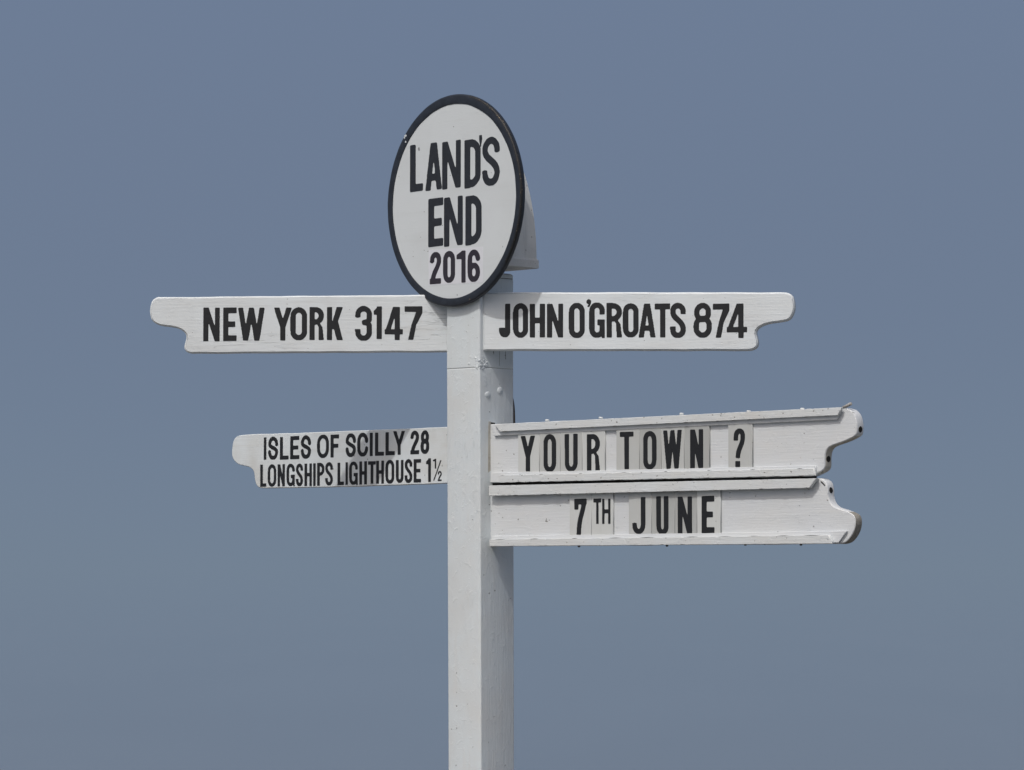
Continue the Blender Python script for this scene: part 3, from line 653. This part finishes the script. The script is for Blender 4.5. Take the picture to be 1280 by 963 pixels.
word(END, 7.1 * P_A, 9.9 * 2.5, YO, disc, M['ink2'], 2, 0.0, 0.02)
stk = slab('date_sticker', STICKER, YO - .35, YO + .1, disc, M['sticker'], .15, 'white vinyl strip carrying the year')
word(YEAR, 5.4 * P_A, 7.0 * 2.5, YO - .4, disc, M['vinyl'], 2, 0.0)

# upper arms
ny = slab('sign_arm', curve(NY_OUT, wob=1.6, seed=1), 0, 27, root, [M['board'], M['edge']], 4.5, 'white arm pointing left, reading NEW YORK 3147')
ny.location = (-0.105, 0.0325, EYE); ny.rotation_euler.z = math.radians(-4)
word(NY, 6.6 * 2.5, 6.8 * 2.5, 0, ny, M['ink'], 1)
jg = slab('sign_arm', curve(JG_OUT, wob=1.6, seed=5), 0, 32, root, [M['board_b'], M['edge']], 5.0, 'white arm pointing right, reading JOHN O\'GROATS 874')
jg.location = (0.0075, -0.09675, EYE); jg.rotation_euler.z = math.radians(-12)
word(JG, 6.6 * 2.5, 6.8 * 2.5, 0, jg, M['ink'], 1)
# lower left arm
scy = at45(slab('sign_arm', curve(SC_OUT, wob=1.2, seed=8), -27.5, -5, root, [M['board_c'], M['edge']], 2.2, 'shorter white arm pointing left, with two rows of lettering'))
word(SC1, 4.1 * P_A, 5.2 * 2.5, -27.5, scy, M['ink'], 1)
word(SC2, 3.5 * P_A, 4.5 * 2.5, -27.5, scy, M['ink'], 1)
word(HALF[:1], 1.8 * P_A, 2.0 * 2.5, -27.5, scy, M['ink'], 1)
letter(HALF[1], 1.5 * P_A, 4, -27.5, scy, M['ink'], 1, name='fraction_bar')
word(HALF[2:], 1.6 * P_A, 2.0 * 2.5, -27.5, scy, M['ink'], 1)

# lower right: two racks that hold the loose letter tiles
def side_up(p, k): return 1 if p.x > 1390 and k > 2 and p.y < 372 else 0
def side_lo(p, k): return 2 if p.x > 1462 and k > 1 and p.y < 160 else 0
up = at45(slab('sign_arm', curve(UP_OUT, wob=1.4, seed=12), -27.5, 2.5, root, [M['board_d'], M['edge'], M['bare']], 2.5, 'upper white arm with rails for loose letter tiles, reading YOUR TOWN ?', side_up))
lo = at45(slab('sign_arm', curve(LO_OUT, wob=1.4, seed=15), -27.5, 2.5, root, [M['board_d'], M['edge'], M['bare']], 2.5, 'lower white arm with rails for loose letter tiles, reading 7TH JUNE', side_lo))
def dens(q):
    """split the long edges of a rail and nick them"""
    out = []; n = len(q); sd = rnd.random() * 30
    for i in range(n):
        a_ = Vector(q[i]); b_ = Vector(q[(i + 1) % n]); L = (b_ - a_).length; k = max(1, int(L / 9)); nr = Vector((-(b_ - a_).y, (b_ - a_).x)) / L
        for j in range(k):
            p = a_.lerp(b_, j / k); s_ = 0
            if 0 < j < k and L > 200:
                v = noise.noise(Vector((p.x * .05, p.y * .05, sd))); s_ = .5 * v
                if noise.noise(Vector((p.x * .11, 3, sd))) > .42: s_ += 1.3
            out.append(p + nr * s_)
    return out
def rail(q, yf, yb, parent, name='rail', m='rail', bev=.9):
    if area([Vector(p) for p in q]) < 0: q = q[::-1]
    return slab(name, dens(q), yf, yb, parent, M[m], bev)
rail(UP_TOP_BAT, -35, -27.3, up, 'batten', 'board_d', .6); rail(UP_TOP_LIP, -43.2, -34.8, up)
rail(UP_BOT_BAT, -35, -27.3, up, 'batten', 'board_d', .6); rail(UP_BOT_LIP, -43.2, -34.8, up)
rail(LO_TOP_BAT, -35, -27.3, lo, 'batten', 'board_d', .6); rail(LO_TOP_LIP, -46.7, -34.8, lo)
rail(LO_BOT_BAT, -35, -27.3, lo, 'batten', 'board_d', .6); rail(LO_BOT_LIP, -46.7, -34.8, lo)
def crevice_shade(p, q, y, parent, lo_=14, hi_=70, gap=(6, 60), hh=1.7):  # proud dark dashes along a lip, painting the shade of a gap
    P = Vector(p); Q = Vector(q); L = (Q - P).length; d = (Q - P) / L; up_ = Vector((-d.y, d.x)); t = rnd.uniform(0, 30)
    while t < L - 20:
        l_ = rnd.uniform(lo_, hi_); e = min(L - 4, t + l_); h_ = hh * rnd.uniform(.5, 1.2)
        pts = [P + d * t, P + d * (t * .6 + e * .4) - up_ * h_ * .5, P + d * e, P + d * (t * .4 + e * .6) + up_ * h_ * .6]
        slab('crevice_shade', pts, y - .25, y + 1.5, parent, M['gap_dark'], .05, None, None, 1)
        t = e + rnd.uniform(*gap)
crevice_shade(LO_BOT_LIP[0], LO_BOT_LIP[1], -46.7, lo, 10, 60, (20, 170), 1.2)
crevice_shade(LO_TOP_LIP[3], LO_TOP_LIP[2], -46.9, lo, 8, 26, (30, 120), 1.3)
crevice_shade(UP_BOT_LIP[0], UP_BOT_LIP[1], -43.3, up, 8, 22, (60, 160), 1.1)
crevice_shade(UP_BOT_LIP[3], UP_BOT_LIP[2], -43.3, up, 10, 40, (20, 90), 2.0)
crevice_shade(UP_TOP_LIP[3], UP_TOP_LIP[2], -43.3, up, 8, 26, (40, 140), 1.2)
slab('gap_backing', [(UP_OUT[-1][0], UP_OUT[-1][1] + 6), (LO_OUT[0][0], LO_OUT[0][1] - 6), (LO_OUT[1][0] - 20, LO_OUT[1][1] - 6), (UP_OUT[-2][0], UP_OUT[-2][1] + 8)], -19, -3, lo, M['gap_dark'], .3)  # black strip added behind the gap between the arms to darken it

def cyl(name, p, d, r_, L, parent, m, K=14, label=None):
    p = Vector(p); d = Vector(d).normalized(); u = d.orthogonal().normalized(); v = d.cross(u); V = []
    for e, k in ((0, 1), (L - r_ * .3, 1), (L, .72)):
        for i in range(K): t = 2 * math.pi * i / K; V.append((p + d * e + (u * math.cos(t) + v * math.sin(t)) * r_ * k) / 1000)
    F = [(r * K + i, r * K + (i + 1) % K, r * K + K + (i + 1) % K, r * K + K + i) for r in (0, 1) for i in range(K)] + [tuple(range(K))[::-1], tuple(2 * K + i for i in range(K))]
    return link(name, mesh(name, V, F, None, [True] * (2 * K) + [False] * 2), parent, m, label)
for (u, v) in SCREWS: cyl('screw', (u, -34, v - 5.5), (.12, 0, 1), 6.5, 5.2 + 1.2 * math.sin(u), up, M['rail'])
for (u, v) in NUBS: cyl('screw', (u, -34, v + 4), (0, 0, -1), 3.8, 5.8, lo, M['iron'])
def hole(u, v, d, parent, r_=11.5, y=-12.5):
    d = Vector((d[0], 0, d[1])).normalized()
    cyl('bolt_hole_shade', Vector((u, y, v)) - d * 4, d, r_, 4.7, parent, M['hole'])  # solid dark disc, the hole's shade as colour, nothing is cut
hole(UP_OUT[5][0] - .2, UP_OUT[5][1], (1, -.1), up)
hole(UP_OUT[12][0] + .2, UP_OUT[12][1] - 4, (1, 0), up)
hole(LO_OUT[4][0] - .5, LO_OUT[4][1] - 2, (1, .1), lo)
cyl('pin', (UP_OUT[1][0] - 4, -24, UP_OUT[1][1] + 0.5), (.93, -.1, .3), 4.6, 36, up, M['pin'])
slab('split', [(LO_OUT[2][0] - 9, LO_OUT[2][1] - 6), (LO_OUT[2][0] - 4, LO_OUT[2][1] - 5), (LO_OUT[3][0] - 4, LO_OUT[3][1] - 5), (LO_OUT[3][0] - 6, LO_OUT[3][1] - 8)], -27.9, -26, lo, M['hole'], .1)

# loose letter tiles resting in the rails: things of their own
def tile(t, ch, parent_label, m, i, word_name):
    u0, u1, vt, vb, gl = t
    g = .25
    um = (u0 + u1) / 2; yf = -33.75 - (i % 3) * .3
    e = link('letter_tile', None)
    tw = rnd.uniform(-.25, .25)
    pts = [(u0 + g - um, vb), (u1 - g - um, vb), (u1 - g - um, vt), (u0 + g - um, vt)]
    q = RT
    e.location = (q * um / 1000, -q * um / 1000, EYE); e.rotation_euler = (0, 0, math.radians(-45))
    slab('panel', pts, yf, yf + 5.6, e, m, .5)
    big = len(gl) == 1
    for g_ in gl:
        g2 = (g_[0], g_[1] - um, g_[2] - um) + tuple(g_[3:])
        if big: letter(g2, (5.3 if g_[0] != '?' else 4.9) * P_A * 1.0, (5.8 if g_[0] not in ('E', '7t') else 6.6) * 2.6, yf, e, M['ink'], 2)
        else: letter(g2, 2.6 * P_A * 1.04, 4.6 * 2.6, yf, e, M['ink'], 2)
    tag(e, parent_label, 'letter tile', 'loose letter tiles slotted into the two lower right arms')
    return e
TU = [('Y', 'pale letter tile with a black Y, first tile of YOUR in the upper rack', 'tile2'), ('O', 'grey letter tile with a black O, between the Y and U of YOUR', 'tile'),
      ('U', 'grey letter tile with a black U, between the O and R of YOUR', 'tile'), ('R', 'pale letter tile with a black R, last tile of YOUR in the upper rack', 'tile2'),
      ('T', 'grey letter tile with a black T, first tile of TOWN in the upper rack', 'tile'), ('O', 'dull grey letter tile with a black O, between the T and W of TOWN', 'tile3'),
      ('W', 'grey letter tile with a black W, third tile of TOWN', 'tile'), ('N', 'wide grey letter tile with a black N, last tile of TOWN in the upper rack', 'tile3'),
      ('?', 'grey tile with a black question mark standing alone at the right of the upper rack', 'tile')]
TL = [('7', 'pale tile with a black figure 7 in the lower rack', 'tile2'), ('TH', 'pale tile with small raised letters TH beside the figure 7', 'tile2'),
      ('J', 'beige letter tile with a black J, first tile of JUNE in the lower rack', 'tile'), ('U', 'dull grey letter tile with a black U, between the J and N of JUNE', 'tile3'),
      ('N', 'dull grey letter tile with a black N, third tile of JUNE in the lower rack', 'tile3'), ('E', 'pale letter tile with a black E, last tile of JUNE in the lower rack', 'tile2')]
for i, (t, (ch, lb, mk)) in enumerate(zip(TILES_UP, TU)): tile(t, ch, lb, M[mk], i, 'YOUR TOWN')
for i, (t, (ch, lb, mk)) in enumerate(zip(TILES_LO, TL)): tile(t, ch, lb, M[mk], i, 'JUNE')
